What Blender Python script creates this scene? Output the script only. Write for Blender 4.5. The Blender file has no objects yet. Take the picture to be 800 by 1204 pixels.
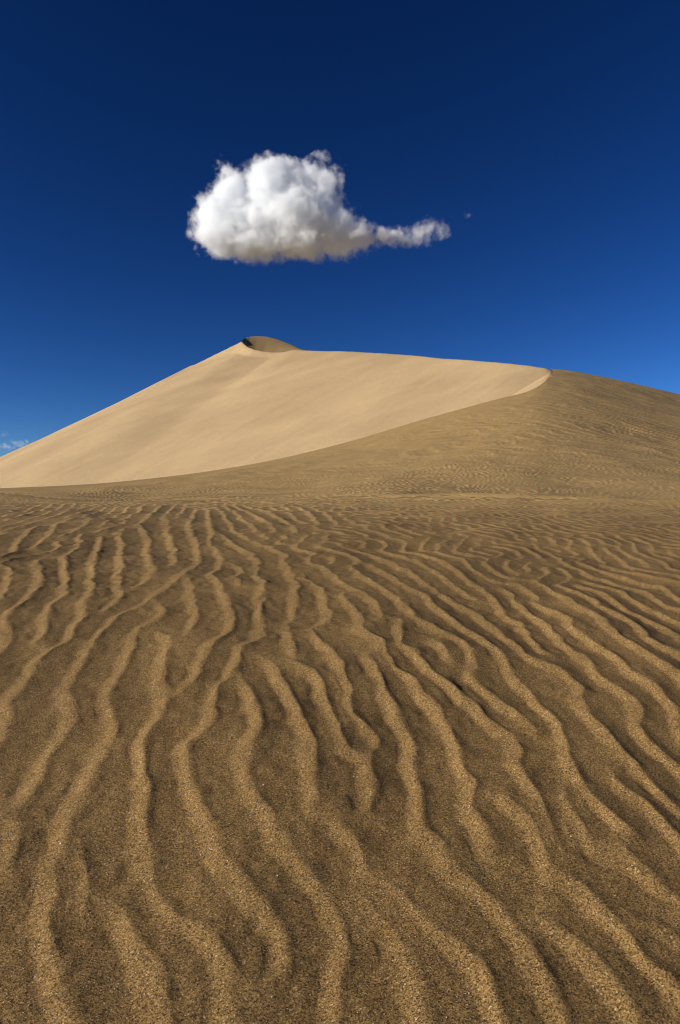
import bpy, math, random
import numpy as np

R = math.radians
sc = bpy.context.scene
col = sc.collection
rng = np.random.default_rng(11)

# ------------------------------------------------------------------ camera
CAM_Z = 0.75                      # eye height above the sand at the tripod
F, CX, CY = 803.0, 400.0, 602.0   # focal length and centre in photograph pixels
cam_d = bpy.data.cameras.new("camera")
cam = bpy.data.objects.new("camera", cam_d)
col.objects.link(cam)
cam.location = (0, 0, CAM_Z)
cam.rotation_euler = (R(90), 0, 0)
cam_d.sensor_fit = 'VERTICAL'
cam_d.sensor_height = 36.0
cam_d.lens = 24.0
cam_d.clip_start = 0.05
cam_d.clip_end = 30000
sc.camera = cam

# ------------------------------------------------------------------ sun and sky
SUN_EL, SUN_SIDE = R(20.0), R(20.0)     # low sun on the left, slightly behind the viewer
to_sun = np.array([-math.cos(SUN_EL) * math.cos(SUN_SIDE), -math.cos(SUN_EL) * math.sin(SUN_SIDE), math.sin(SUN_EL)])
sun_d = bpy.data.lights.new("sun", 'SUN')
sun_d.energy = 5.0
sun_d.angle = R(0.53)
sun_d.color = (1.0, 0.93, 0.82)
sun = bpy.data.objects.new("sun", sun_d)
col.objects.link(sun)
from mathutils import Vector
sun.rotation_euler = Vector(to_sun).to_track_quat('Z', 'Y').to_euler()
sun.location = (-60, -20, 80)

world = bpy.data.worlds.new("World")
sc.world = world
world.use_nodes = True
wt = world.node_tree
wt.nodes.clear()
w_out = wt.nodes.new('ShaderNodeOutputWorld')
w_bg = wt.nodes.new('ShaderNodeBackground')
w_sky = wt.nodes.new('ShaderNodeTexSky')
w_sky.sky_type = 'NISHITA'
w_sky.sun_disc = False
w_sky.sun_elevation = SUN_EL
w_sky.sun_rotation = math.atan2(to_sun[0], to_sun[1])
w_sky.altitude = 2500
w_sky.air_density = 1.0
w_sky.dust_density = 0.0
w_sky.ozone_density = 3.4
w_gam = wt.nodes.new('ShaderNodeGamma')          # polarised, contrasty sky: the same curve over the whole dome
w_gam.inputs['Gamma'].default_value = 1.74
w_pol = wt.nodes.new('ShaderNodeVectorMath')
w_pol.operation = 'SCALE'
w_pol.inputs['Scale'].default_value = 0.56
w_bg.inputs['Strength'].default_value = 0.05
wt.links.new(w_sky.outputs[0], w_pol.inputs[0])
wt.links.new(w_pol.outputs[0], w_gam.inputs[0])
w_sat = wt.nodes.new('ShaderNodeHueSaturation')
w_sat.inputs['Saturation'].default_value = 1.06
w_sat.inputs['Hue'].default_value = 0.504
wt.links.new(w_gam.outputs[0], w_sat.inputs['Color'])
wt.links.new(w_sat.outputs[0], w_bg.inputs['Color'])
wt.links.new(w_bg.outputs[0], w_out.inputs['Surface'])

vs = sc.view_settings
vs.view_transform = 'Standard'
vs.look = 'None'
vs.exposure = 0.45
vs.gamma = 1.0
vs.use_curve_mapping = False
sc.cycles.use_denoising = True
sc.cycles.filter_width = 1.1
sc.cycles.max_bounces = 22
sc.cycles.diffuse_bounces = 3
sc.cycles.volume_bounces = 16
sc.cycles.volume_step_rate = 1.0
sc.cycles.volume_max_steps = 512

# ------------------------------------------------------------------ helpers
def tag(o, label=None, cat=None, group=None, kind=None):
    if label: o['label'] = label
    if cat: o['category'] = cat
    if group: o['group'] = group
    if kind: o['kind'] = kind
    return o

def link(name, me, mat=None, parent=None):
    o = bpy.data.objects.new(name, me)
    col.objects.link(o)
    if mat: me.materials.append(mat)
    o.parent = parent
    return o

def grid_mesh(name, P, normals=None, drop=None):
    """One smooth quad mesh from an array of points (rows, columns, 3)."""
    r, c = P.shape[:2]
    idx = np.arange(r * c, dtype=np.int32).reshape(r, c)
    quads = np.stack([idx[:-1, :-1], idx[:-1, 1:], idx[1:, 1:], idx[1:, :-1]], -1).reshape(-1, 4)
    if drop is not None:
        quads = quads[~drop.reshape(-1)]
    me = bpy.data.meshes.new(name)
    me.vertices.add(r * c)
    me.vertices.foreach_set('co', P.reshape(-1).astype(np.float32))
    n = len(quads)
    me.loops.add(n * 4)
    me.loops.foreach_set('vertex_index', quads.reshape(-1))
    me.polygons.add(n)
    me.polygons.foreach_set('loop_start', np.arange(0, n * 4, 4, dtype=np.int32))
    me.polygons.foreach_set('use_smooth', np.ones(n, dtype=bool))
    me.update(calc_edges=True)
    if normals is not None:
        me.normals_split_custom_set_from_vertices(normals.reshape(-1, 3).astype(np.float32))
    return me

def grid_normals(P):
    du = np.gradient(P, axis=1)
    dv = np.gradient(P, axis=0)
    n = np.cross(du, dv)
    n /= np.linalg.norm(n, axis=2, keepdims=True) + 1e-12
    n[n[..., 2] < 0] *= -1
    return n

def pchip(xk, yk, x):
    """Monotone cubic through knots; straight beyond the ends."""
    xk = np.asarray(xk, float); yk = np.asarray(yk, float)
    h = np.diff(xk); d = np.diff(yk) / h
    m = np.zeros_like(xk)
    m[1:-1] = np.where(d[:-1] * d[1:] > 0, 2 * d[:-1] * d[1:] / (d[:-1] + d[1:] + 1e-30), 0)
    m[0], m[-1] = d[0], d[-1]
    x = np.asarray(x, float)
    xc = np.clip(x, xk[0], xk[-1])
    i = np.clip(np.searchsorted(xk, xc) - 1, 0, len(h) - 1)
    t = (xc - xk[i]) / h[i]
    y = ((2*t**3 - 3*t**2 + 1) * yk[i] + (t**3 - 2*t**2 + t) * h[i] * m[i]
         + (-2*t**3 + 3*t**2) * yk[i+1] + (t**3 - t**2) * h[i] * m[i+1])
    return y + np.where(x < xk[0], (x - xk[0]) * m[0], 0) + np.where(x > xk[-1], (x - xk[-1]) * m[-1], 0)

def smooth(a, b, x):
    t = np.clip((x - a) / (b - a), 0, 1)
    return t * t * (3 - 2 * t)

def fft_noise(n, lo, hi, seed):
    """Periodic smooth noise tile, unit deviation, wavelengths lo..hi in cells."""
    g = np.random.default_rng(seed)
    f = np.fft.rfft2(g.standard_normal((n, n)))
    ky = np.fft.fftfreq(n)[:, None]; kx = np.fft.rfftfreq(n)[None]
    k = np.hypot(kx, ky) + 1e-9
    f *= np.exp(-(k * lo) ** 2) * (k > 1.0 / hi) / k
    a = np.fft.irfft2(f, s=(n, n))
    return a / a.std()

def sample(tile, x, y, cell):
    """Periodic cubic B-spline lookup of tile[y, x] at points in metres."""
    n0, n1 = tile.shape
    gx = x / cell; gy = y / cell
    ix = np.floor(gx).astype(np.int64); iy = np.floor(gy).astype(np.int64)
    fx = gx - ix; fy = gy - iy
    def w(f):
        return ((1-f)**3/6, (3*f**3 - 6*f**2 + 4)/6, (-3*f**3 + 3*f**2 + 3*f + 1)/6, f**3/6)
    wx, wy = w(fx), w(fy)
    out = np.zeros_like(gx)
    for j in range(4):
        jj = (iy + j - 1) % n0
        row = np.zeros_like(gx)
        for i in range(4):
            row += wx[i] * tile[jj, (ix + i - 1) % n1]
        out += wy[j] * row
    return out

# ------------------------------------------------------------------ large shape of the ground
NEAR_Y = [0.2, 0.4, 0.6, 0.85, 1.25, 1.7, 2.4, 3.5, 5.0, 7.0, 10.0, 13.0, 17.0]
NEAR_Z = [-.755, -.72, -.665, -.592, -.475, -.352, -.205, -.068, .018, .085, .178, .255, .305]
Y_SEAM = 13.0

# brink of the slip face and, right of it, the skyline of the windward flank: photo x, photo y, distance
BRINK = [(-700, 592, 27), (-400, 587, 33), (-200, 581, 38), (0, 574, 44), (100, 569.5, 47), (200, 560, 52), (300, 545, 58),
         (400, 522, 68), (500, 492.5, 82), (590, 468, 98), (620, 460.5, 104), (632, 455, 108), (640, 449.5, 111), (644.5, 444.5, 114), (647, 439.5, 117), (649, 436, 119),
         (653, 434.2, 121), (700, 441, 122), (750, 452, 122), (800, 464, 122), (1000, 505, 120), (1300, 560, 115)]
bx, by, bd = (np.array(v, float) for v in zip(*BRINK))
# the windward flank as it would run on without the slip face cut into it: photo x, photo y of its skyline, distance
FLANK = [(-700, 592, 27), (-400, 587, 33), (-200, 581, 38), (0, 574, 44), (100, 569, 47.5), (200, 558, 53), (300, 537, 62),
         (400, 500, 80), (500, 463, 98), (560, 445, 108), (600, 436.5, 114), (635, 432.8, 118), (660, 434.5, 120.5), (700, 441, 122.5), (750, 452, 123), (800, 464, 122),
         (1000, 505, 120), (1300, 560, 115)]
fx, fy, fd = (np.array(v, float) for v in zip(*FLANK))

def base_height(tx, Y):
    """Height (relative to the eye) of the unrippled sand at lateral slope tx = X / Y and distance Y."""
    px = tx * F + CX
    zn = pchip(NEAR_Y, NEAR_Z, Y)
    yb = pchip(fx, fy, px); Yb = pchip(fx, fd, px)
    eb = (CY - yb) / F
    e0 = 0.0179
    s = np.clip(np.log(np.maximum(Y, 17.0) / 17.0) / np.log(Yb / 17.0), 0, 1)
    sk = smooth(350, 700, px)
    e = e0 + (eb - e0) * (s ** 1.1 * (1 - sk) + np.sin(s * math.pi / 2) ** 1.2 * sk)
    z = e * Y
    over = np.maximum(Y - Yb, 0)
    z = np.where(Y > Yb, eb * Yb + eb * 0.25 * over * np.exp(-over / 6) - 0.42 * over * (1 - np.exp(-over / 12)), z)
    k = smooth(12.5, 20.0, Y)
    hollow = np.exp(-((Y - 16.5) / 1.6) ** 2) * (0.012 + 0.11 * smooth(690, 790, px))
    roll = 0.05 * np.sin(tx * Y * 0.55 + 0.8) + 0.035 * np.sin(tx * Y * 1.3 + 2.0 + 0.2 * Y)       # low swells along the rise
    return zn * (1 - k) + z * k - hollow + roll * smooth(6, 12, Y) * (1 - smooth(18, 34, Y))

def brink_distance(px):
    """Where the flank meets the brink, column by column."""
    Yq = np.geomspace(20, 140, 900)[:, None]
    px = np.atleast_1d(np.asarray(px, float))
    e = base_height((px[None] - CX) / F, Yq) / Yq
    eb = (CY - pchip(bx, by, px)) / F
    hit = e >= eb[None]
    k = np.where(hit.any(0), hit.argmax(0), e.argmax(0))
    Yk = Yq[:, 0]
    k0 = np.maximum(k - 1, 0); c = np.arange(len(px))
    t = np.clip((eb - e[k0, c]) / (e[k, c] - e[k0, c] + 1e-9), 0, 1)
    return Yk[k0] + t * (Yk[k] - Yk[k0])

# ------------------------------------------------------------------ wind ripples
# crest lines read off the photograph (photo pixels), laid on the sand
CRESTS = [
 [(122,632),(116,645),(111,662),(112,690),(107,705),(100,717),(102,725),(97,735),(85,752),(72,759),(60,765),(45,782),(30,800),(17,830),(10,857),(2,874),(-10,890)],
 [(230,608),(224,622),(232,640),(237,660),(230,670),(222,673),(212,683),(200,692),(185,702),(160,717),(142,727),(130,740),(110,756),(102,765),(100,780),(92,792),(80,807),(83,817),(90,830),(88,851),(64,878),(51,901),(44,928),(32,945),(7,955),(-12,962)],
 [(141,628),(145,642),(146,662),(144,680),(139,690),(144,702),(137,711),(122,721),(105,722)],
 [(197,592),(189,599),(175,611),(165,621),(179,637),(177,657),(184,670),(179,682),(165,689),(147,698)],
 [(197,612),(201,630),(207,645),(207,665)],
 [(247,600),(247,610),(251,630),(247,642),(257,650),(265,659),(260,669),(252,677),(259,687),(272,712),(280,739),(272,751),(250,764),(240,782),(232,800),(219,812),(204,820),(189,847),(174,871),(170,905),(174,942),(174,979),(179,1005),(184,1034),(199,1051),(219,1073),(243,1084),(263,1111),(270,1127),(272,1150),(274,1215)],
 [(185,708),(195,722),(187,730),(175,736),(167,739),(162,752),(150,770),(145,787),(134,803),(127,820),(135,837),(139,859),(125,884),(110,905),(101,935),(84,962),(81,989),(73,1004),(67,1034),(59,1064),(60,1085),(75,1115),(83,1148),(86,1179),(88,1215)],
 [(187,742),(198,752),(202,762),(193,778),(194,800),(202,820)],
 [(222,680),(228,692),(230,710),(235,732),(222,746),(212,757)],
 [(250,625),(264,633),(282,645),(300,652),(305,664),(303,676),(312,690),(307,702),(310,722),(312,740),(307,757),(295,765),(286,772),(286,782),(277,795),(260,807),(256,817),(255,844),(236,867),(221,884),(224,908),(236,935),(246,962),(258,989),(267,1010),(292,1037),(316,1064),(332,1091),(340,1111),(337,1135),(319,1155),(304,1162),(301,1189),(303,1215)],
 [(268,662),(285,668),(288,675),(278,681),(287,692)],
 [(340,668),(347,678),(350,690),(351,712),(345,727),(336,737),(344,752),(347,770),(345,782),(355,790),(370,797),(382,810),(390,837),(400,857),(400,873),(413,888),(434,898),(440,905),(440,935),(437,962)],
 [(280,792),(285,800),(299,824),(306,856),(292,888),(294,915),(312,948),(346,999),(366,1020),(390,1047),(403,1081),(411,1111),(410,1131),(402,1145),(402,1215)],
 [(308,775),(327,790),(336,803),(349,834),(366,864),(373,884),(374,935),(366,962)],
 [(355,675),(367,690),(382,702),(391,722),(385,737),(363,743),(372,752),(390,770),(400,784),(407,800),(420,820),(417,840),(437,864),(447,881),(442,897)],
 [(405,702),(417,717),(429,737),(430,747),(450,762),(454,777),(462,787),(481,802),(505,827),(525,851),(533,874),(543,898),(557,925),(552,945),(564,972),(577,999),(581,1018)],
 [(425,697),(445,715),(449,730),(445,736)],
 [(430,775),(442,790),(445,803),(467,840),(481,871),(492,889),(489,908),(499,935),(499,969),(528,996),(543,1027),(564,1047),(591,1067),(611,1094),(631,1131),(651,1162),(663,1215)],
 [(395,945),(407,975),(424,998),(440,1022),(467,1037),(484,1064),(501,1081),(532,1105),(550,1121),(574,1148),(587,1175),(594,1215)],
 [(418,1035),(430,1058),(440,1071),(467,1091),(484,1115),(498,1159),(515,1210)],
 [(467,732),(477,740),(479,755),(472,765),(487,774),(500,787),(513,802),(535,819),(564,837),(594,861),(609,888),(613,915),(635,942),(651,979),(658,1000),(672,1018)],
 [(455,700),(475,712),(490,732),(520,747),(545,760),(562,775),(560,781)],
 [(500,702),(512,715),(535,735),(560,750),(585,770),(597,782),(608,800),(631,830),(658,861),(668,888),(678,918),(689,935),(712,957),(732,975),(749,989)],
 [(662,935),(675,955),(692,989),(699,1004)],
 [(512,697),(540,712),(562,725),(585,742),(600,757),(615,775),(647,790),(665,800),(682,817),(694,847),(719,874),(736,898),(759,918),(783,942),(805,962)],
 [(575,702),(590,717),(600,727),(615,735),(630,755),(640,772)],
 [(610,710),(642,737),(660,757),(682,777),(705,802),(732,820),(749,840),(752,861),(766,881),(805,907)],
 [(627,710),(660,727),(680,747),(707,767),(735,790),(750,803),(773,820),(793,844),(808,865)],
 [(657,702),(680,717),(707,732),(730,755),(760,772),(797,802),(812,815)],
 [(695,707),(702,717),(735,730),(760,750),(762,757),(780,765),(806,775)],
 [(717,705),(740,722),(775,737),(808,754)],
 [(631,1078),(658,1098),(689,1118),(709,1142),(732,1169),(752,1210)],
 [(585,940),(618,962),(635,986),(641,1002),(647,1027),(680,1042),(712,1064),(729,1088),(749,1118),(773,1142),(808,1170)],
 [(715,990),(732,1003),(759,1030),(786,1054),(808,1070)],
 [(763,1084),(786,1101),(808,1115)],
 [(557,800),(574,820),(604,840),(628,867)],
 [(749,942),(773,965),(797,989),(810,1000)],
 [(45,667),(51,680),(48,690),(37,705),(15,720),(7,730),(12,740),(12,757),(0,770),(-8,778)],
 [(100,630),(92,647),(80,657),(77,670),(81,687),(80,700),(62,712),(59,730),(52,750),(40,759)],
 [(10,695),(0,705),(-10,714)],
 [(20,985),(17,1010),(5,1040)],
 [(98,985),(107,1008),(110,1027),(108,1044),(98,1061)],
 [(150,1035),(135,1044),(148,1064),(172,1105),(189,1138),(197,1169),(197,1215)],
 [(65,592),(55,598),(30,608),(0,615)], [(100,597),(80,603),(60,611),(28,622),(0,629)], [(45,622),(32,631),(23,640),(20,652),(0,659)],
 [(88,612),(70,620),(60,632),(40,648)], [(70,638),(75,645),(55,652),(25,660),(0,668)], [(110,615),(90,627),(72,634)],
 [(150,618),(135,622),(118,629)], [(172,592),(165,603),(145,614)],
 [(275,594),(300,607),(322,618)], [(305,597),(325,607),(347,620),(350,630)], [(345,594),(365,604),(378,618)],
 [(500,690),(480,676),(462,664),(440,655)], [(560,690),(540,676),(515,662),(490,652)],
]
YS = np.geomspace(0.3, 13, 3000)
ES = base_height(np.zeros_like(YS), YS) / YS
def to_sand(px, py):
    Y = np.interp((CY - np.asarray(py, float)) / F, ES, YS)
    return (np.asarray(px, float) - CX) / F * Y, Y

LAM, CELL, N = 0.08, 0.0085, 1000          # ripple wavelength, cell and size of the 8.5 m tile
X0, Y0 = -4.25, 0.3                        # its corner
_sx = np.linspace(-40, 40, 40001)
_lam = 0.092 - 0.026 * smooth(-0.15, 0.55, _sx)        # ripples crowd closer together towards the right
_ux = np.concatenate([[0], np.cumsum(np.diff(_sx) * 0.08 / ((_lam[1:] + _lam[:-1]) / 2))])
_ux -= np.interp(0, _sx, _ux)
def across(X): return np.interp(X, _sx, _ux) + np.where(np.abs(X) > 40, (X - np.sign(X) * 40) * 0.87, 0)

def ripple_tile():
    """Grow wind ripples (a stripe-forming relaxation) that hang on to the crest lines; return height, unit wavelength slope."""
    mask = np.zeros((N, N))
    for c in CRESTS:
        px, py = zip(*c)
        X, Y = to_sand(px, py)
        L = np.concatenate([[0], np.cumsum(np.hypot(np.diff(X), np.diff(Y)))])
        s = np.arange(0, L[-1], 0.004)
        xi = (across(np.interp(s, L, X)) - X0) / CELL; yi = (np.interp(s, L, Y) - Y0) / CELL
        ix, iy = np.floor(xi).astype(int), np.floor(yi).astype(int)
        for dy in (0, 1):
            for dx in (0, 1):
                wgt = (1 - abs(xi - ix - dx)) * (1 - abs(yi - iy - dy))
                ok = (ix + dx >= 0) & (ix + dx < N) & (iy + dy >= 0) & (iy + dy < N)
                np.add.at(mask, (iy[ok] + dy, ix[ok] + dx), wgt[ok] * 0.4)
    ky = np.fft.fftfreq(N, CELL)[:, None] * 2 * math.pi; kx = np.fft.rfftfreq(N, CELL)[None] * 2 * math.pi
    k2 = kx ** 2 + ky ** 2
    def blur(a, s): return np.fft.irfft2(np.fft.rfft2(a) * np.exp(-k2 * s * s / 2), s=(N, N))
    sg = LAM * 0.13
    w = np.clip(blur(mask, sg) * math.sqrt(2 * math.pi) * sg / CELL, 0, 1.3)
    k0 = 2 * math.pi / LAM
    th = R(-9)                              # crests run away from the viewer, a little to the left
    along = (kx * math.sin(th) + ky * math.cos(th)) ** 2 / k0 ** 2
    r = 0.7
    lin = r - (1 - k2 / k0 ** 2) ** 2 - 0.12 * np.minimum(along, 4)
    dt = 0.35
    den = 1 / (1 + dt * (3.0 - np.maximum(lin, -3.5 - 0.3 * k2 / k0 ** 2)))
    hull = np.clip(blur(w, LAM * 0.9) * 3.2, 0, 1)
    u = 0.35 * blur(rng.standard_normal((N, N)), 0.015) / 0.19 * (1 - hull) * 0.8 + 1.6 * (w - blur(w, LAM * 0.6))
    force = 3.0 * np.minimum(w, 1)
    for it in range(110):
        nl = u + dt * (3.0 * u - u ** 3 + force * (1.15 - u))
        u = np.fft.irfft2(np.fft.rfft2(nl) * den, s=(N, N))
    w2 = np.clip(blur(mask, LAM * 0.10) * math.sqrt(2 * math.pi) * LAM * 0.10 / CELL, 0, 1)
    u = u * (1 - w2) + 1.15 * w2             # the crest itself exactly where it was read
    # finer grid and local phase
    M = N * 2
    f = np.fft.rfft2(u)
    def up(spec):
        g = np.zeros((M, M // 2 + 1), complex)
        h = N // 2
        g[:h, :h] = spec[:h, :h]; g[-h:, :h] = spec[-h:, :h]
        return np.fft.irfft2(g, s=(M, M)) * 4
    U = up(f); gx = up(f * 1j * kx) / k0; gy = up(f * 1j * ky) / k0
    s = -(gx * math.cos(th) - gy * math.sin(th))
    return U, s, np.hypot(gx, gy)

# cross-section of a ripple from crest to crest: short rounded drop, long gentle windward side, soft trough, steep lee face up to the next crest
_t = np.arange(512) / 512
_h = np.where(_t < 0.68, 1 - 0.22 * (1 - np.exp(-_t / 0.05)) - 0.78 * (_t / 0.68), np.clip((_t - 0.68) / 0.32, 0, 1) ** 1.45)
def _soft(a, sg):
    f = np.fft.rfftfreq(512, 1 / 512)
    return np.fft.irfft(np.fft.rfft(a) * np.exp(-2 * (math.pi * f * sg) ** 2), n=512)
_near = np.exp(-(np.minimum(_t, 1 - _t) / 0.13) ** 2)
PROFILE = _soft(_h, 0.010) * _near + _soft(_h, 0.06) * (1 - _near)
PROFILE -= PROFILE.mean()
def profile(U, s, g):
    q = np.sqrt(U * U + g * g)
    t = np.arctan2(g, U) / (2 * math.pi) * 512                     # 0 on a crest, 256 in a trough
    k = np.minimum(t.astype(int), 511); f = t - k
    right = PROFILE[k] * (1 - f) + PROFILE[(k + 1) % 512] * f
    left = PROFILE[(512 - k) % 512] * (1 - f) + PROFILE[511 - k] * f
    m = np.clip(s / (g + 1e-6) / 0.7, -1, 1)                       # which side of the crest, even where it swings round an end
    m = 0.5 + 0.5 * np.sin(m * math.pi / 2)
    return (right * m + left * (1 - m)) * np.minimum(1.15 * q, 1.1)

LC, LW, LH = 0.002, 2200, 2400          # crest lips near the viewer: 2 mm cells
LX0, LY0 = -2.2, 0.5
def lip_tile():
    """Sharp lips along the crest lines: small ridges of grains that catch the light."""
    S_ = []
    for c in CRESTS:
        px, py = zip(*c)
        X, Y = to_sand(px, py)
        L = np.concatenate([[0], np.cumsum(np.hypot(np.diff(X), np.diff(Y)))])
        s = np.arange(0, L[-1], 0.003)
        x = np.interp(s, L, X); y = np.interp(s, L, Y)
        if len(x) < 12: continue
        x0, x1, y0, y1 = x[0], x[-1], y[0], y[-1]
        for _ in range(6):                  # round the corners of the polyline a little
            x[1:-1] = (x[:-2] + 2 * x[1:-1] + x[2:]) / 4; y[1:-1] = (y[:-2] + 2 * y[1:-1] + y[2:]) / 4
        tx_, ty_ = np.gradient(x), np.gradient(y)
        n = np.hypot(tx_, ty_) + 1e-9
        nx, ny = -ty_ / n, tx_ / n          # traced away-to-near: this is the right-hand side
        flip = np.where(nx * 0.98 - ny * 0.15 < 0, -1, 1)
        flip = 1 if flip.mean() > 0 else -1
        end = np.minimum(smooth(0, 0.10, s), smooth(0, 0.10, s[-1] - s))
        S_.append(np.stack([x, y, nx * flip, ny * flip, end], 1))
    S_ = np.concatenate(S_)
    S_ = S_[(S_[:, 0] > LX0 + .1) & (S_[:, 0] < LX0 + LW * LC - .1) & (S_[:, 1] > LY0 + .1) & (S_[:, 1] < LY0 + LH * LC - .1)]
    gx = (S_[:, 0] - LX0) / LC; gy = (S_[:, 1] - LY0) / LC
    ix = np.floor(gx).astype(int); iy = np.floor(gy).astype(int)
    out = np.zeros((LH, LW), np.float32)
    RAD = 15
    for dy in range(-RAD, RAD + 1):
        for dx in range(-RAD, RAD + 1):
            if dx * dx + dy * dy > RAD * RAD: continue
            ex = (ix + dx - gx) * LC; ey = (iy + dy - gy) * LC
            d = np.hypot(ex, ey)
            f_ = np.exp(-d / 0.011) - math.exp(-0.030 / 0.011) * np.minimum(d / 0.030, 1)
            a, b = iy + dy, ix + dx
            v_ = np.maximum(f_, 0) * S_[:, 4]
            ok = v_ > out[a, b]
            out[a[ok], b[ok]] = v_[ok]
    return out

RU, RS, RG = ripple_tile()
RIP = profile(RU, RS, RG)
LIP = lip_tile()
RC = CELL / 2
BIG = fft_noise(256, 6, 200, 3)
BIG2 = fft_noise(256, 6, 60, 4)

def ripple_height(X, Y):
    """Ripple relief in metres at ground points: fine ripples near by, longer ones up the flank."""
    a1 = (0.0092 - 0.0022 * smooth(-0.15, 0.55, X)) * (1 - 0.28 * smooth(1.5, 3.2, Y)) * (1 - 0.45 * smooth(7, 15.0, Y))
    a1 = a1 * (1 + 0.16 * sample(BIG, X, Y, 0.06))
    wob = 1 - smooth(4, 7, Y)                                       # crests waver a little
    Xk = X + wob * ((0.0005 + 0.0013 * smooth(1.1, 2.6, Y)) * sample(BIG2, X, Y, 0.0026) + 0.0042 * sample(BIG2, X + 7, Y, 0.008))
    Yk = Y + wob * 0.004 * sample(BIG2, X + 3, Y + 9, 0.008)
    a = (across(Xk) - X0, Yk - Y0, RC)
    rp = profile(sample(RU, *a), sample(RS, *a), sample(RG, *a))
    inside = (Y < LY0 + LH * LC - 0.02) & (Y > LY0 + 0.02) & (np.abs(X) < 2.17)
    lip = np.zeros_like(rp)
    lip[inside] = sample(LIP, Xk[inside] - LX0, Yk[inside] - LY0, LC)
    h = a1 * (1.0 * rp + 0.15 * lip)
    b2 = smooth(6.0, 11.0, Y) * (1 - smooth(24, 42, Y)) * np.clip(0.9 + 0.25 * sample(BIG2, X, Y, 0.25), 0.2, 1.3)
    b2 = b2 * (1 - 0.3 * np.exp(-((Y - 13.0) / 2.5) ** 2))
    h = h + 0.022 * b2 * sample(RIP, (X + 0.3 * sample(BIG, X, Y, 0.15)) / 2.6 + 1.7, Y / 2.6 + 0.4, RC)
    b3 = smooth(20.0, 38.0, Y) * np.clip(0.85 + 0.3 * sample(BIG2, X, Y, 1.2), 0.2, 1.3) * (1 - 0.75 * smooth(60, 105, Y))
    Xw = X + 1.0 * sample(BIG, X, Y, 0.5)
    h = h + 0.014 * b3 * sample(RIP, Xw / 5.0, Y / 5.0 + 2.2, RC)
    h = h + 0.036 * b3 * sample(RIP, (0.82 * Xw + 0.57 * Y) / 15.0, (0.82 * Y - 0.57 * X) / 15.0, RC)
    h = h + 0.0007 * sample(BIG2, X, Y + 2, 0.004) * (1 - smooth(3, 6, Y))
    h = h + 0.007 * sample(BIG, X + 3, Y, 0.035) * smooth(0.3, 1, Y) * (1 - smooth(6, 12, Y))
    h = h + (0.035 * sample(BIG2, X, Y + 5, 0.3)) * smooth(5, 16, Y) + 0.10 * sample(BIG2, X + 9, Y, 1.6) * smooth(22, 50, Y)
    return h

# columns (lateral slope) and rows (distance)
_side = np.concatenate([np.linspace(0.53, 1.1, 130)[1:], np.geomspace(1.1, 4.0, 80)[1:]])
txs = np.concatenate([-_side[::-1], np.linspace(-0.53, 0.53, 650), _side])
y_near = np.concatenate([np.geomspace(0.2, 0.7, 50, endpoint=False), np.geomspace(0.7, 5.0, 560, endpoint=False), np.geomspace(5.0, Y_SEAM, 250)])
Yn, Tn = np.meshgrid(y_near, txs, indexing='ij')
pxs = txs * F + CX
yb_col = np.where(pxs < 649, brink_distance(pxs), pchip(fx, fd, pxs))
over_col = pxs >= 648.0                       # columns that run on over the skyline
y_far = np.concatenate([np.geomspace(Y_SEAM, 124.0, 330), 124.0 + 130.0 * np.linspace(0, 1, 36)[1:] ** 1.6])
Ya, Ta = np.meshgrid(np.concatenate([y_near, y_far[1:]]), txs, indexing='ij')
Xa = Ta * Ya
def sand_height(T, Y):
    keep = np.where((Y >= yb_col[None]) & ~over_col[None], 0, 1 - np.exp(-((yb_col[None] - Y) / 5.0) ** 2))   # ripples die out at the sharp brink
    return base_height(T, Y) + ripple_height(T * Y, Y) * np.where(Y > 20, keep, 1)
za = sand_height(Ta, Ya)
P = np.stack([Xa, Ya, za + CAM_Z], -1)
NRM = grid_normals(P)
k = len(y_near)
# cut the flank off along the brink
far = np.arange(len(Ya)) >= k
cut = far[:, None] & ~over_col[None] & (Ya > yb_col[None])
Yc = np.where(cut, yb_col[None], Ya)
Zc = sand_height(Ta[k:], Yc[k:])
P[k:, :, 0] = Ta[k:] * Yc[k:]; P[k:, :, 1] = Yc[k:]; P[k:, :, 2] = Zc + CAM_Z

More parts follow.
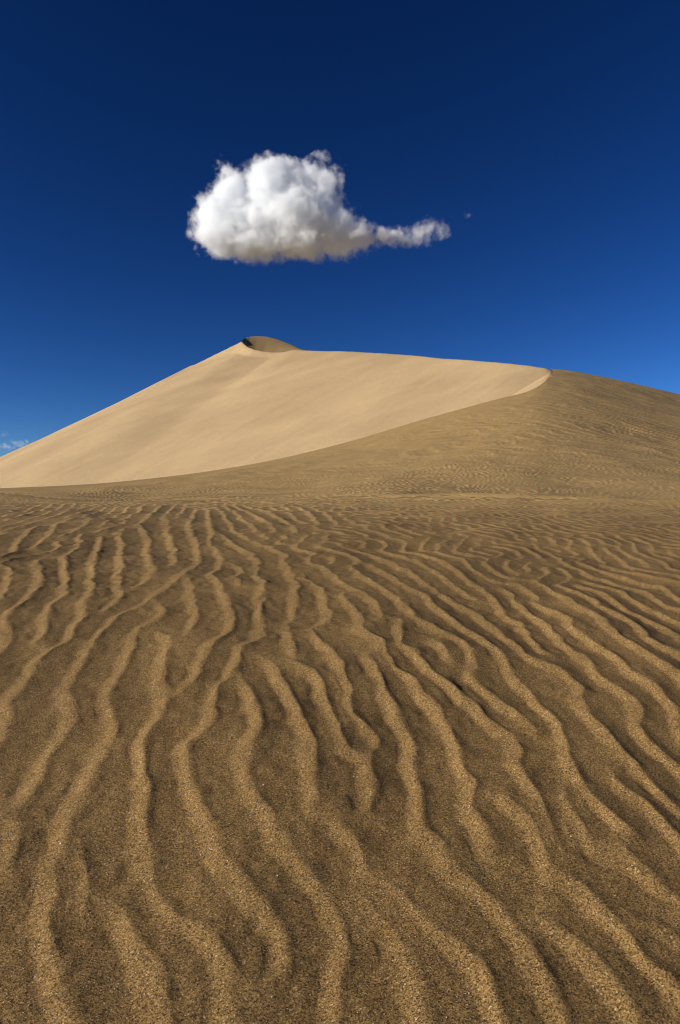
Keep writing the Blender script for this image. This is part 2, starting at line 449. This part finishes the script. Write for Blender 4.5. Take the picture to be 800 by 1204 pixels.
# ------------------------------------------------------------------ sand materials
def sand_material(name, light, dark, grain, speck, bump, streak=False, grade_and_light=None):
    m = bpy.data.materials.new(name)
    m.use_nodes = True
    nt = m.node_tree; nt.nodes.clear()
    L = nt.links.new
    def nd(t, **kw):
        n = nt.nodes.new(t)
        for a, b in kw.items(): setattr(n, a, b)
        return n
    out = nd('ShaderNodeOutputMaterial')
    bs = nd('ShaderNodeBsdfPrincipled')
    bs.inputs['Roughness'].default_value = 0.9
    bs.inputs['Specular IOR Level'].default_value = 0.15
    tc = nd('ShaderNodeTexCoord')
    # single grains
    vor = nd('ShaderNodeTexVoronoi'); vor.inputs['Scale'].default_value = grain
    L(tc.outputs['Object'], vor.inputs['Vector'])
    sep = nd('ShaderNodeSeparateColor'); L(vor.outputs['Color'], sep.inputs[0])
    ramp = nd('ShaderNodeValToRGB')
    cr = ramp.color_ramp
    cr.elements[0].position = 0.0; cr.elements[0].color = (*[c * 0.35 for c in dark], 1)
    cr.elements[1].position = 1.0; cr.elements[1].color = (*speck, 1)
    for p, c in ((0.12, dark), (0.5, [(a + b) / 2 for a, b in zip(light, dark)]), (0.86, light), (0.975, [min(1, 1.25 * a) for a in light])):
        e = cr.elements.new(p); e.color = (*c, 1)
    L(sep.outputs[0], ramp.inputs[0])
    # broad patches of finer and coarser sand
    n1 = nd('ShaderNodeTexNoise'); n1.inputs['Scale'].default_value = 2.2 if not streak else 0.05
    n1.inputs['Detail'].default_value = 5
    L(tc.outputs['Object'], n1.inputs['Vector'])
    mr = nd('ShaderNodeMapRange'); mr.inputs['From Min'].default_value = 0.3; mr.inputs['From Max'].default_value = 0.7
    mr.inputs['To Min'].default_value = 0.88; mr.inputs['To Max'].default_value = 1.1
    L(n1.outputs['Fac'], mr.inputs['Value'])
    fac = mr.outputs[0]
    if streak:
        mp = nd('ShaderNodeMapping')
        mp.inputs['Rotation'].default_value = (0, 0, R(-38.7))
        mp.inputs['Scale'].default_value = (0.010, 0.16, 0.0)
        L(tc.outputs['Object'], mp.inputs['Vector'])
        n2 = nd('ShaderNodeTexNoise'); n2.inputs['Scale'].default_value = 1.0; n2.inputs['Detail'].default_value = 6
        n2.inputs['Distortion'].default_value = 0.3
        L(mp.outputs[0], n2.inputs['Vector'])
        mr2 = nd('ShaderNodeMapRange'); mr2.inputs['From Min'].default_value = 0.3; mr2.inputs['From Max'].default_value = 0.7
        mr2.inputs['To Min'].default_value = 0.94; mr2.inputs['To Max'].default_value = 1.06
        L(n2.outputs['Fac'], mr2.inputs['Value'])
        mu = nd('ShaderNodeMath', operation='MULTIPLY'); L(fac, mu.inputs[0]); L(mr2.outputs[0], mu.inputs[1])
        fac = mu.outputs[0]
    mix = nd('ShaderNodeVectorMath', operation='SCALE')
    L(ramp.outputs['Color'], mix.inputs[0]); L(fac, mix.inputs['Scale'])
    colour = mix.outputs[0]
    if grade_and_light:                               # coarse to paler grains, with missing light on the flat rise painted in
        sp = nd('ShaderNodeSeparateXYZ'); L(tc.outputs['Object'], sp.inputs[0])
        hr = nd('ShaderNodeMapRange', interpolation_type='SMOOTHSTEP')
        hr.inputs['From Min'].default_value = grade_and_light[2]; hr.inputs['From Max'].default_value = grade_and_light[3]
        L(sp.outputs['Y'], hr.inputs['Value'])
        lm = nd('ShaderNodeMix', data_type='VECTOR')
        lm.inputs[4].default_value = grade_and_light[0]; lm.inputs[5].default_value = grade_and_light[1]
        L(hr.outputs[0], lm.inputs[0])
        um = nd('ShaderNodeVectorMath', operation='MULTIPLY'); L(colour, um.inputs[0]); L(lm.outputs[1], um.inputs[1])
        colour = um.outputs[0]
    L(colour, bs.inputs['Base Color'])
    # grain relief
    n3 = nd('ShaderNodeTexNoise'); n3.inputs['Scale'].default_value = grain * 0.45; n3.inputs['Detail'].default_value = 2
    L(tc.outputs['Object'], n3.inputs['Vector'])
    ad = nd('ShaderNodeMath', operation='ADD'); L(n3.outputs['Fac'], ad.inputs[0]); L(vor.outputs['Distance'], ad.inputs[1])
    bp = nd('ShaderNodeBump'); bp.inputs['Strength'].default_value = bump; bp.inputs['Distance'].default_value = 0.6 / grain
    L(ad.outputs[0], bp.inputs['Height'])
    L(bp.outputs['Normal'], bs.inputs['Normal'])
    L(bs.outputs[0], out.inputs['Surface'])
    return m

M_RIP = sand_material("coarse_sand", (0.310, 0.192, 0.072), (0.088, 0.053, 0.019), 640, (0.56, 0.43, 0.26), 0.45, grade_and_light=((0.92, 0.90, 0.88), (1.62, 1.70, 1.74), 0.6, 8.0))  # brightens with distance: grain sorting plus light painted into the colour
M_FLANK = sand_material("flank_sand", (0.358, 0.236, 0.095), (0.250, 0.163, 0.065), 90, (0.40, 0.30, 0.18), 0.4, grade_and_light=((1.12, 1.12, 1.12), (1.03, 1.03, 1.03), 13.0, 45.0))  # painted lighter beside the seam to make up for weak light there
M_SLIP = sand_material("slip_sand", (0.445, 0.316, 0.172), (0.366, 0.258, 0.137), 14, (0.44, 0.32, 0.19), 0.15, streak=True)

# ------------------------------------------------------------------ ground and dune
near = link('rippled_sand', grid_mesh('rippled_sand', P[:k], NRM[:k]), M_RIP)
tag(near, 'dark brown rippled sand rising from the viewer to the foot of the dune', kind='structure')

# the same sand going on beside and behind the viewer
def spread(a, n, fine, m): return np.concatenate([-np.geomspace(fine, a, m)[:0:-1], np.linspace(-fine, fine, n), np.geomspace(fine, a, m)[1:]])
gx_, gy_ = np.meshgrid(spread(60, 240, 4.0, 60), np.concatenate([-np.geomspace(4.0, 60, 50)[::-1], np.linspace(-4, 4, 230)[1:], np.geomspace(4, 13.5, 60)[1:]]), indexing='xy')
gz_ = base_height(gx_ / np.maximum(gy_, 0.2), np.maximum(gy_, 0.2)) + ripple_height(gx_, gy_)
gz_ = gz_ - np.where((np.abs(gx_) < 4.2 * np.maximum(gy_, 0.15)) & (gy_ > 0.15), 0.05, 0.0) - 0.01 * np.maximum(-gy_ - 4, 0)
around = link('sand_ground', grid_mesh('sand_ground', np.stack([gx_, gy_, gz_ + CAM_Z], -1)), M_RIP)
tag(around, 'brown sand going on beside and behind the rippled slope', kind='structure')

dune = bpy.data.objects.new('sand_dune', None)
col.objects.link(dune)
dune.location = (0, 60, 0)
tag(dune, 'tall pale sand dune with a curved crest under the white cloud', kind='structure')

def put(name, me, mat, label=None):
    o = link(name, me, mat, dune)
    o.matrix_parent_inverse = dune.matrix_basis.inverted()
    if label: o['label'] = label
    return o
cq = cut[k - 1:]
hide = cq[:-1, :-1] & (cq[:-1, 1:] | over_col[None, 1:])
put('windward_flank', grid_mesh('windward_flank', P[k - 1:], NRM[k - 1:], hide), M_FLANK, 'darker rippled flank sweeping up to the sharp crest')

# slip face: sand at its angle of rest below the horseshoe of the crest (upper envelope of rest cones)
RIDGE = [(640, 433, 122), (620, 429.5, 125), (600, 427, 128), (550, 422, 138), (500, 418, 148), (450, 414.5, 160), (400, 412, 172), (370, 411.3, 180), (353, 411.5, 184),
         (340, 413, 186), (325, 413.8, 188), (310, 413, 190), (299, 411, 192), (291, 407.3, 195), (286.5, 403.2, 198), (284, 400.8, 200.3), (279, 403.5, 200.6), (270, 408, 201.2), (230, 428, 203),
         (200, 443, 203), (150, 468, 203), (100, 492, 203), (50, 515, 203), (0, 537, 203), (-100, 578, 203), (-200, 615, 203)]
def curve3(pts, n):
    a = np.array(pts, float)
    t = np.arange(len(a))
    tt = np.linspace(0, len(a) - 1, n)
    q = np.stack([np.interp(tt, t, a[:, i]) for i in range(3)], 1)
    for _ in range(3):
        q[1:-1] = (q[:-2] + 2 * q[1:-1] + q[2:]) / 4
    X = (q[:, 0] - CX) / F * q[:, 2]
    return np.stack([X, q[:, 2], (CY - q[:, 1]) / F * q[:, 2]], 1)
nbx = np.concatenate([np.linspace(-700, 560, 40), np.linspace(570, 648, 40)])
near_brink = [(a, b + (0.25 - 0.12 * smooth(600, 645, a)) / d_ * F, d_ + 0.3) for a, b, d_ in zip(nbx, pchip(bx, by, nbx), brink_distance(nbx))]
CR = np.concatenate([curve3(RIDGE, 420), curve3(near_brink, 200)], 0)
REST = 0.60
_a = np.array([(286.5 - CX) / F * 198, 198, (CY - 403.2) / F * 198]); _b = np.array([(353 - CX) / F * 184, 184, (CY - 411.5) / F * 184])
_l = np.linspace(0, 1, 90)[:, None]
_v = _a + (_b - _a) * _l
_v[:, 2] -= 1.9 * (1 - smooth(0.55, 1.0, _l[:, 0]))
_c = np.array([(226 - CX) / F * 203, 203, (CY - 430.2) / F * 203])
CR = np.concatenate([CR, _v, _c + (_v[0] - _c) * _l], 0)
LIPS = np.arange(len(CR)) < len(CR) - 180
tx2 = np.linspace((-330 - CX) / F, (664 - CX) / F, 700)
Y2 = np.concatenate([np.linspace(30, 100, 80, endpoint=False), np.linspace(100, 215, 280, endpoint=False), np.linspace(215, 290, 40)])
Yg, Tg = np.meshgrid(Y2, tx2, indexing='ij')
Xg = Tg * Yg
S = np.full(Xg.shape, -1e9)
drop_ = np.zeros(Xg.shape)
for (cx_, cy_, cz_), lip_ in zip(CR, LIPS):
    spur = -44.0 < cx_ < -11.5 and 184.3 < cy_ < 204          # the notch under the summit is only a lip
    q_ = cz_ - (1.2 if spur and lip_ else REST) * np.sqrt((Xg - cx_) ** 2 + (Yg - cy_) ** 2 + 0.05)
    better = q_ > S
    S[better] = q_[better]; drop_[better] = cz_ - q_[better]
# avalanche tongues run down the rest slope
ca, sa = math.cos(R(38.7)), math.sin(R(38.7))
A = Xg * ca + Yg * sa; B = -Xg * sa + Yg * ca
Sb = S.copy()
for _ in range(3):                               # loose sand rounds off the crease between the two slides
    for ax, w_ in ((0, 3), (1, 5)):
        pad = np.concatenate([np.repeat(np.take(Sb, [0], ax), w_ + 1, ax), Sb, np.repeat(np.take(Sb, [-1], ax), w_, ax)], ax)
        cs = np.cumsum(pad, ax); n_ = Sb.shape[ax]
        Sb = (np.take(cs, range(2 * w_ + 1, 2 * w_ + 1 + n_), ax) - np.take(cs, range(0, n_), ax)) / (2 * w_ + 1)
S = S + (Sb - S) * smooth(4, 12, drop_)
fall = smooth(0.6, 6, drop_)
S = S + (0.02 + 0.03 * fall) * sample(BIG, A * 0.12, B, 0.35) + 0.014 * fall * sample(BIG2, A * 0.1, B, 0.12) + 0.14 * sample(BIG2, A * 0.2, B, 2.0) * smooth(-1, 6, S)
S = np.maximum(S, -3.0 + 0.15 * sample(BIG, Xg, Yg, 2.0))
P2 = np.stack([Xg, Yg, S + CAM_Z], -1)
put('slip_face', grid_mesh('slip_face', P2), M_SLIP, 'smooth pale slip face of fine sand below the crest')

# summit: a small windward cap behind the notch of the brink
front = curve3([(284, 400.0, 201.5), (286, 402.6, 198.6), (290.5, 406.6, 195.6), (299, 410.6, 192.4), (310, 413.2, 190.2), (325, 414, 188.2), (340, 413.2, 186.3), (353, 411.7, 184.3), (362, 411.7, 182.3)], 120)
back = curve3([(286, 399.0, 208), (289, 397.2, 224), (295, 395.8, 236), (304, 395.2, 244), (316, 396, 246), (328, 399.3, 240), (340, 404, 228), (352, 409.5, 210), (362, 413, 192)], 120)
tt = np.linspace(0, 1, 40)[:, None, None]
bul = np.sin(np.linspace(0, math.pi, 120))[None, :, None]
capP = front[None] * (1 - tt) + back[None] * tt
behind = back[None] + np.linspace(0, 1, 14)[1:, None, None] * np.array([0, 40.0, -22.0])[None, None] - 0.0
cap = np.concatenate([capP, behind], 0)
cap[..., 2] += CAM_Z
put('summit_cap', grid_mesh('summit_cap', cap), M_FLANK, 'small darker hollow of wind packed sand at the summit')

# desert floor out to the horizon
g = 40
ang = np.linspace(0, 2 * math.pi, 97)
rad = np.concatenate([[0.0], np.geomspace(20, 12000, 40)])
Rg, Ag = np.meshgrid(rad, ang, indexing='ij')
Pl = np.stack([Rg * np.cos(Ag), Rg * np.sin(Ag) + 60, np.full(Rg.shape, CAM_Z - 3.2)], -1)
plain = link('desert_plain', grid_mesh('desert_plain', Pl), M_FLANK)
tag(plain, 'flat sandy desert floor stretching away behind the dune', kind='structure')

# ------------------------------------------------------------------ pale bits lying on the ripples
def bits():
    n = 240
    g_ = np.random.default_rng(5)
    Y = np.exp(g_.uniform(math.log(0.75), math.log(5.0), n)); T = g_.uniform(-0.52, 0.52, n)
    X = T * Y
    Z = base_height(T, Y) + ripple_height(X, Y) + CAM_Z
    oc = np.array([(1,0,0),(-1,0,0),(0,1,0),(0,-1,0),(0,0,1),(0,0,-1)], float)
    fs = [(0,2,4),(2,1,4),(1,3,4),(3,0,4),(2,0,5),(1,2,5),(3,1,5),(0,3,5)]
    V, Fc = [], []
    for i in range(n):
        r_ = g_.uniform(0.0006, 0.0013)
        sc_ = r_ * g_.uniform(0.6, 1.4, 3)
        a = g_.uniform(0, 6.28)
        rot = np.array([[math.cos(a), -math.sin(a), 0], [math.sin(a), math.cos(a), 0], [0, 0, 1]])
        p = (oc * sc_ + g_.normal(0, r_ * 0.15, (6, 3))) @ rot.T + (X[i], Y[i], Z[i] + r_ * 0.4)
        b = len(V); V += [tuple(q) for q in p]; Fc += [tuple(b + j for j in f) for f in fs]
    me = bpy.data.meshes.new('shell_grit'); me.from_pydata(V, [], Fc)
    m = bpy.data.materials.new('shell_white'); m.use_nodes = True
    b_ = m.node_tree.nodes['Principled BSDF']
    nz = m.node_tree.nodes.new('ShaderNodeTexNoise'); nz.inputs['Scale'].default_value = 9
    rp = m.node_tree.nodes.new('ShaderNodeValToRGB')
    rp.color_ramp.elements[0].position = 0.4; rp.color_ramp.elements[0].color = (0.4, 0.33, 0.24, 1)
    rp.color_ramp.elements[1].position = 0.6; rp.color_ramp.elements[1].color = (0.8, 0.77, 0.7, 1)
    m.node_tree.links.new(nz.outputs['Fac'], rp.inputs[0]); m.node_tree.links.new(rp.outputs[0], b_.inputs['Base Color'])
    b_.inputs['Roughness'].default_value = 0.6
    return tag(link('grit', me, m), 'tiny pale bits of grit scattered over the rippled sand', kind='stuff')
bits()

# ------------------------------------------------------------------ clouds
CD = 700.0                                   # distance of the clouds in metres
PX = CD / F
def cpt(px, py, dep=0.0): return np.array([(px - CX) * PX, CD + dep, (CY - py) * PX + CAM_Z])

def cloud_material(name, blobs, dens, soft, wl, amp, bias, gain, seed, step=0.15, floor=None, billow=0.22):
    """Mist whose density comes from a union of soft blobs eaten into by noise."""
    m = bpy.data.materials.new(name); m.use_nodes = True
    nt = m.node_tree; nt.nodes.clear(); L = nt.links.new
    def math_(op, a, b=None, c=None, clamp=False):
        n = nt.nodes.new('ShaderNodeMath'); n.operation = op; n.use_clamp = clamp
        for i_, v_ in enumerate((a, b, c)):
            if v_ is None: continue
            if isinstance(v_, (int, float)): n.inputs[i_].default_value = v_
            else: L(v_, n.inputs[i_])
        return n.outputs[0]
    out = nt.nodes.new('ShaderNodeOutputMaterial')
    pv = nt.nodes.new('ShaderNodeVolumePrincipled')
    pv.inputs['Color'].default_value = (0.974, 0.987, 1, 1)
    pv.inputs['Anisotropy'].default_value = 0.0
    m.cycles.volume_step_rate = step
    tc = nt.nodes.new('ShaderNodeTexCoord')
    field = None
    for c, r_ in blobs:
        mp = nt.nodes.new('ShaderNodeMapping'); mp.vector_type = 'POINT'
        mp.inputs['Scale'].default_value = tuple(1.0 / v_ for v_ in r_)
        mp.inputs['Location'].default_value = tuple(-a / b for a, b in zip(c, r_))
        L(tc.outputs['Object'], mp.inputs['Vector'])
        ln = nt.nodes.new('ShaderNodeVectorMath'); ln.operation = 'LENGTH'; L(mp.outputs[0], ln.inputs[0])
        rm = float(min(r_)) / soft
        f = math_('MULTIPLY_ADD', ln.outputs['Value'], -rm, rm)
        field = f if field is None else math_('SMOOTH_MAX', field, f, 0.5)
    nz = nt.nodes.new('ShaderNodeTexNoise'); nz.inputs['Scale'].default_value = 1.0 / wl
    nz.inputs['Detail'].default_value = 6; nz.inputs['Roughness'].default_value = 0.6; nz.inputs['Distortion'].default_value = 0.25
    mp = nt.nodes.new('ShaderNodeMapping'); mp.inputs['Location'].default_value = (seed, seed * 2, seed * 3)
    L(tc.outputs['Object'], mp.inputs[0]); L(mp.outputs[0], nz.inputs['Vector'])
    nn = math_('MULTIPLY_ADD', nz.outputs['Fac'], amp, -0.5 * amp + bias)
    nf = nt.nodes.new('ShaderNodeTexNoise'); nf.inputs['Scale'].default_value = 3.3 / wl
    nf.inputs['Detail'].default_value = 4; nf.inputs['Roughness'].default_value = 0.6
    L(mp.outputs[0], nf.inputs['Vector'])
    nn = math_('ADD', nn, math_('MULTIPLY_ADD', nf.outputs['Fac'], amp * 0.8, -0.4 * amp))
    vo = nt.nodes.new('ShaderNodeTexVoronoi'); vo.inputs['Scale'].default_value = 1.5 / wl
    vo.inputs['Detail'].default_value = 2.0; vo.inputs['Roughness'].default_value = 0.5
    wp = nt.nodes.new('ShaderNodeVectorMath'); wp.operation = 'MULTIPLY_ADD'
    L(nf.outputs['Color'], wp.inputs[0]); wp.inputs[1].default_value = (wl * 0.25,) * 3; L(mp.outputs[0], wp.inputs[2])
    L(wp.outputs[0], vo.inputs['Vector'])
    nn = math_('ADD', nn, math_('MULTIPLY_ADD', vo.outputs['Distance'], -amp * billow, amp * billow * 0.68))
    d = math_('ADD', field, nn)
    if floor is not None:                    # a cumulus is cut off level at its condensation height
        sp = nt.nodes.new('ShaderNodeSeparateXYZ'); L(tc.outputs['Object'], sp.inputs[0])
        lift = math_('MULTIPLY_ADD', nz.outputs['Fac'], 12.0, -6.0 - floor)
        d = math_('SMOOTH_MIN', d, math_('MULTIPLY', math_('ADD', sp.outputs['Z'], lift), 0.8 / soft), 0.5)
    d = math_('MULTIPLY', d, gain, clamp=True)
    d = math_('MULTIPLY', math_('POWER', d, 1.7), dens)
    L(d, pv.inputs['Density'])
    L(pv.outputs[0], out.inputs['Volume'])
    # the skin of the mist: all but clear
    tr = nt.nodes.new('ShaderNodeBsdfTransparent'); df = nt.nodes.new('ShaderNodeBsdfDiffuse')
    df.inputs['Color'].default_value = (0.9, 0.9, 0.9, 1)
    mx = nt.nodes.new('ShaderNodeMixShader'); mx.inputs[0].default_value = 0.0
    L(tr.outputs[0], mx.inputs[1]); L(df.outputs[0], mx.inputs[2]); L(mx.outputs[0], out.inputs['Surface'])
    return m

def icos(sub):
    import bmesh
    b = bmesh.new(); bmesh.ops.create_icosphere(b, subdivisions=sub, radius=1)
    V = np.array([v_.co[:] for v_ in b.verts]); Fa = [tuple(v_.index for v_ in f.verts) for f in b.faces]
    b.free(); return V, Fa
ICO = icos(3)

def cloud(name, body, label, voxel, grow, parent=None, **kw):
    """One closed lumpy hull round soft blobs given as photo x, y, radii (pixels) and depth offset."""
    o = cpt(body[0][0], body[0][1])
    blobs = [(cpt(x, y, d) - o, np.array([rx * PX, max(rx, ry) * PX * 0.9, ry * PX])) for x, y, rx, ry, d in body]
    V, Fa = [], []
    for c, r_ in blobs:
        b = sum(len(v_) for v_ in V)
        V.append(ICO[0] * (r_ + grow) + c)
        Fa += [tuple(b + i_ for i_ in f) for f in ICO[1]]
    me = bpy.data.meshes.new(name)
    me.from_pydata(np.concatenate(V).tolist(), [], Fa)
    tmp = bpy.data.objects.new('hull', me); col.objects.link(tmp)
    md = tmp.modifiers.new('union', 'REMESH'); md.mode = 'VOXEL'; md.voxel_size = voxel
    dg = bpy.context.evaluated_depsgraph_get()
    hull = bpy.data.meshes.new_from_object(tmp.evaluated_get(dg))
    bpy.data.objects.remove(tmp); bpy.data.meshes.remove(me)
    hull.name = name
    hull.materials.clear()
    ob = link(name, hull, cloud_material(name + '_mist', blobs, **kw))
    if parent is not None:
        ob.parent = parent; ob.location = o - np.array(parent.location)
        return ob
    ob.location = o
    return tag(ob, label, 'cloud')

BODY = [  # photo x, photo y, radius x, radius y (pixels), depth offset (metres)
    (300, 260, 50, 42, 10), (264, 262, 38, 38, 0), (345, 258, 54, 43, 0), (393, 272, 46, 26, 5), (424, 277, 30, 19, 0), (252, 280, 27, 22, -10),
    (274, 232, 28, 33, 0), (318, 228, 38, 40, -6), (350, 226, 40, 39, 6), (380, 228, 24, 36, 0), (332, 206, 26, 20, 0), (370, 204, 26, 17, 5),
    (268, 204, 12, 14, -5), (306, 202, 13, 14, 5), (394, 200, 11, 11, 0), (262, 192, 10, 9, 0), (380, 189, 12, 9, 0), (242, 248, 16, 22, 0), (236, 276, 14, 17, 0), (447, 275, 17, 13, 0),
    (410, 256, 15, 13, 0), (300, 289, 48, 20, 0), (350, 288, 48, 19, 0), (405, 288, 34, 16, 0), (262, 288, 32, 20, 0),
    (462, 278, 16, 9, 0)]
main = cloud('cloud', BODY, 'lone white puffy cloud with a grey base floating above the dune summit', 3.0, 5.0,
      dens=0.17, soft=11.0, wl=27.0, amp=2.7, bias=0.0, gain=1.1, seed=3.1, floor=-46.0 * PX)
cloud('cloud_tail', [(488, 277, 34, 9, 0), (470, 279, 20, 9, 0), (497, 273, 24, 14, 0), (510, 268, 18, 15, 0), (519, 270, 12, 11, 0), (450, 279, 18, 10, 0)],
      None, 1.5, 2.0, parent=main, dens=0.075, soft=9.0, wl=19.0, amp=3.4, bias=-0.1, gain=0.8, seed=5.3, billow=0.04)
cloud('cloud_wisp', [(22, 521, 20, 7, 0), (8, 525, 18, 7, 0), (35, 518, 14, 6, 0), (-15, 527, 26, 10, 0), (2, 511, 10, 7, 0), (-30, 515, 22, 11, 0)],
      'thin white cloud wisp low behind the left slope of the dune', 1.5, 1.0,
      dens=0.13, soft=5.0, wl=12.0, amp=3.2, bias=-0.5, gain=1.0, seed=7.7)
cloud('cloud_scrap', [(551, 253, 7, 4.5, 0), (546, 252, 5, 3.5, 0)], 'faint scrap of cloud right of the white cloud tail', 0.8, 0.5,
      dens=0.03, soft=3.0, wl=6.0, amp=2.0, bias=-0.2, gain=1.0, seed=2.2)
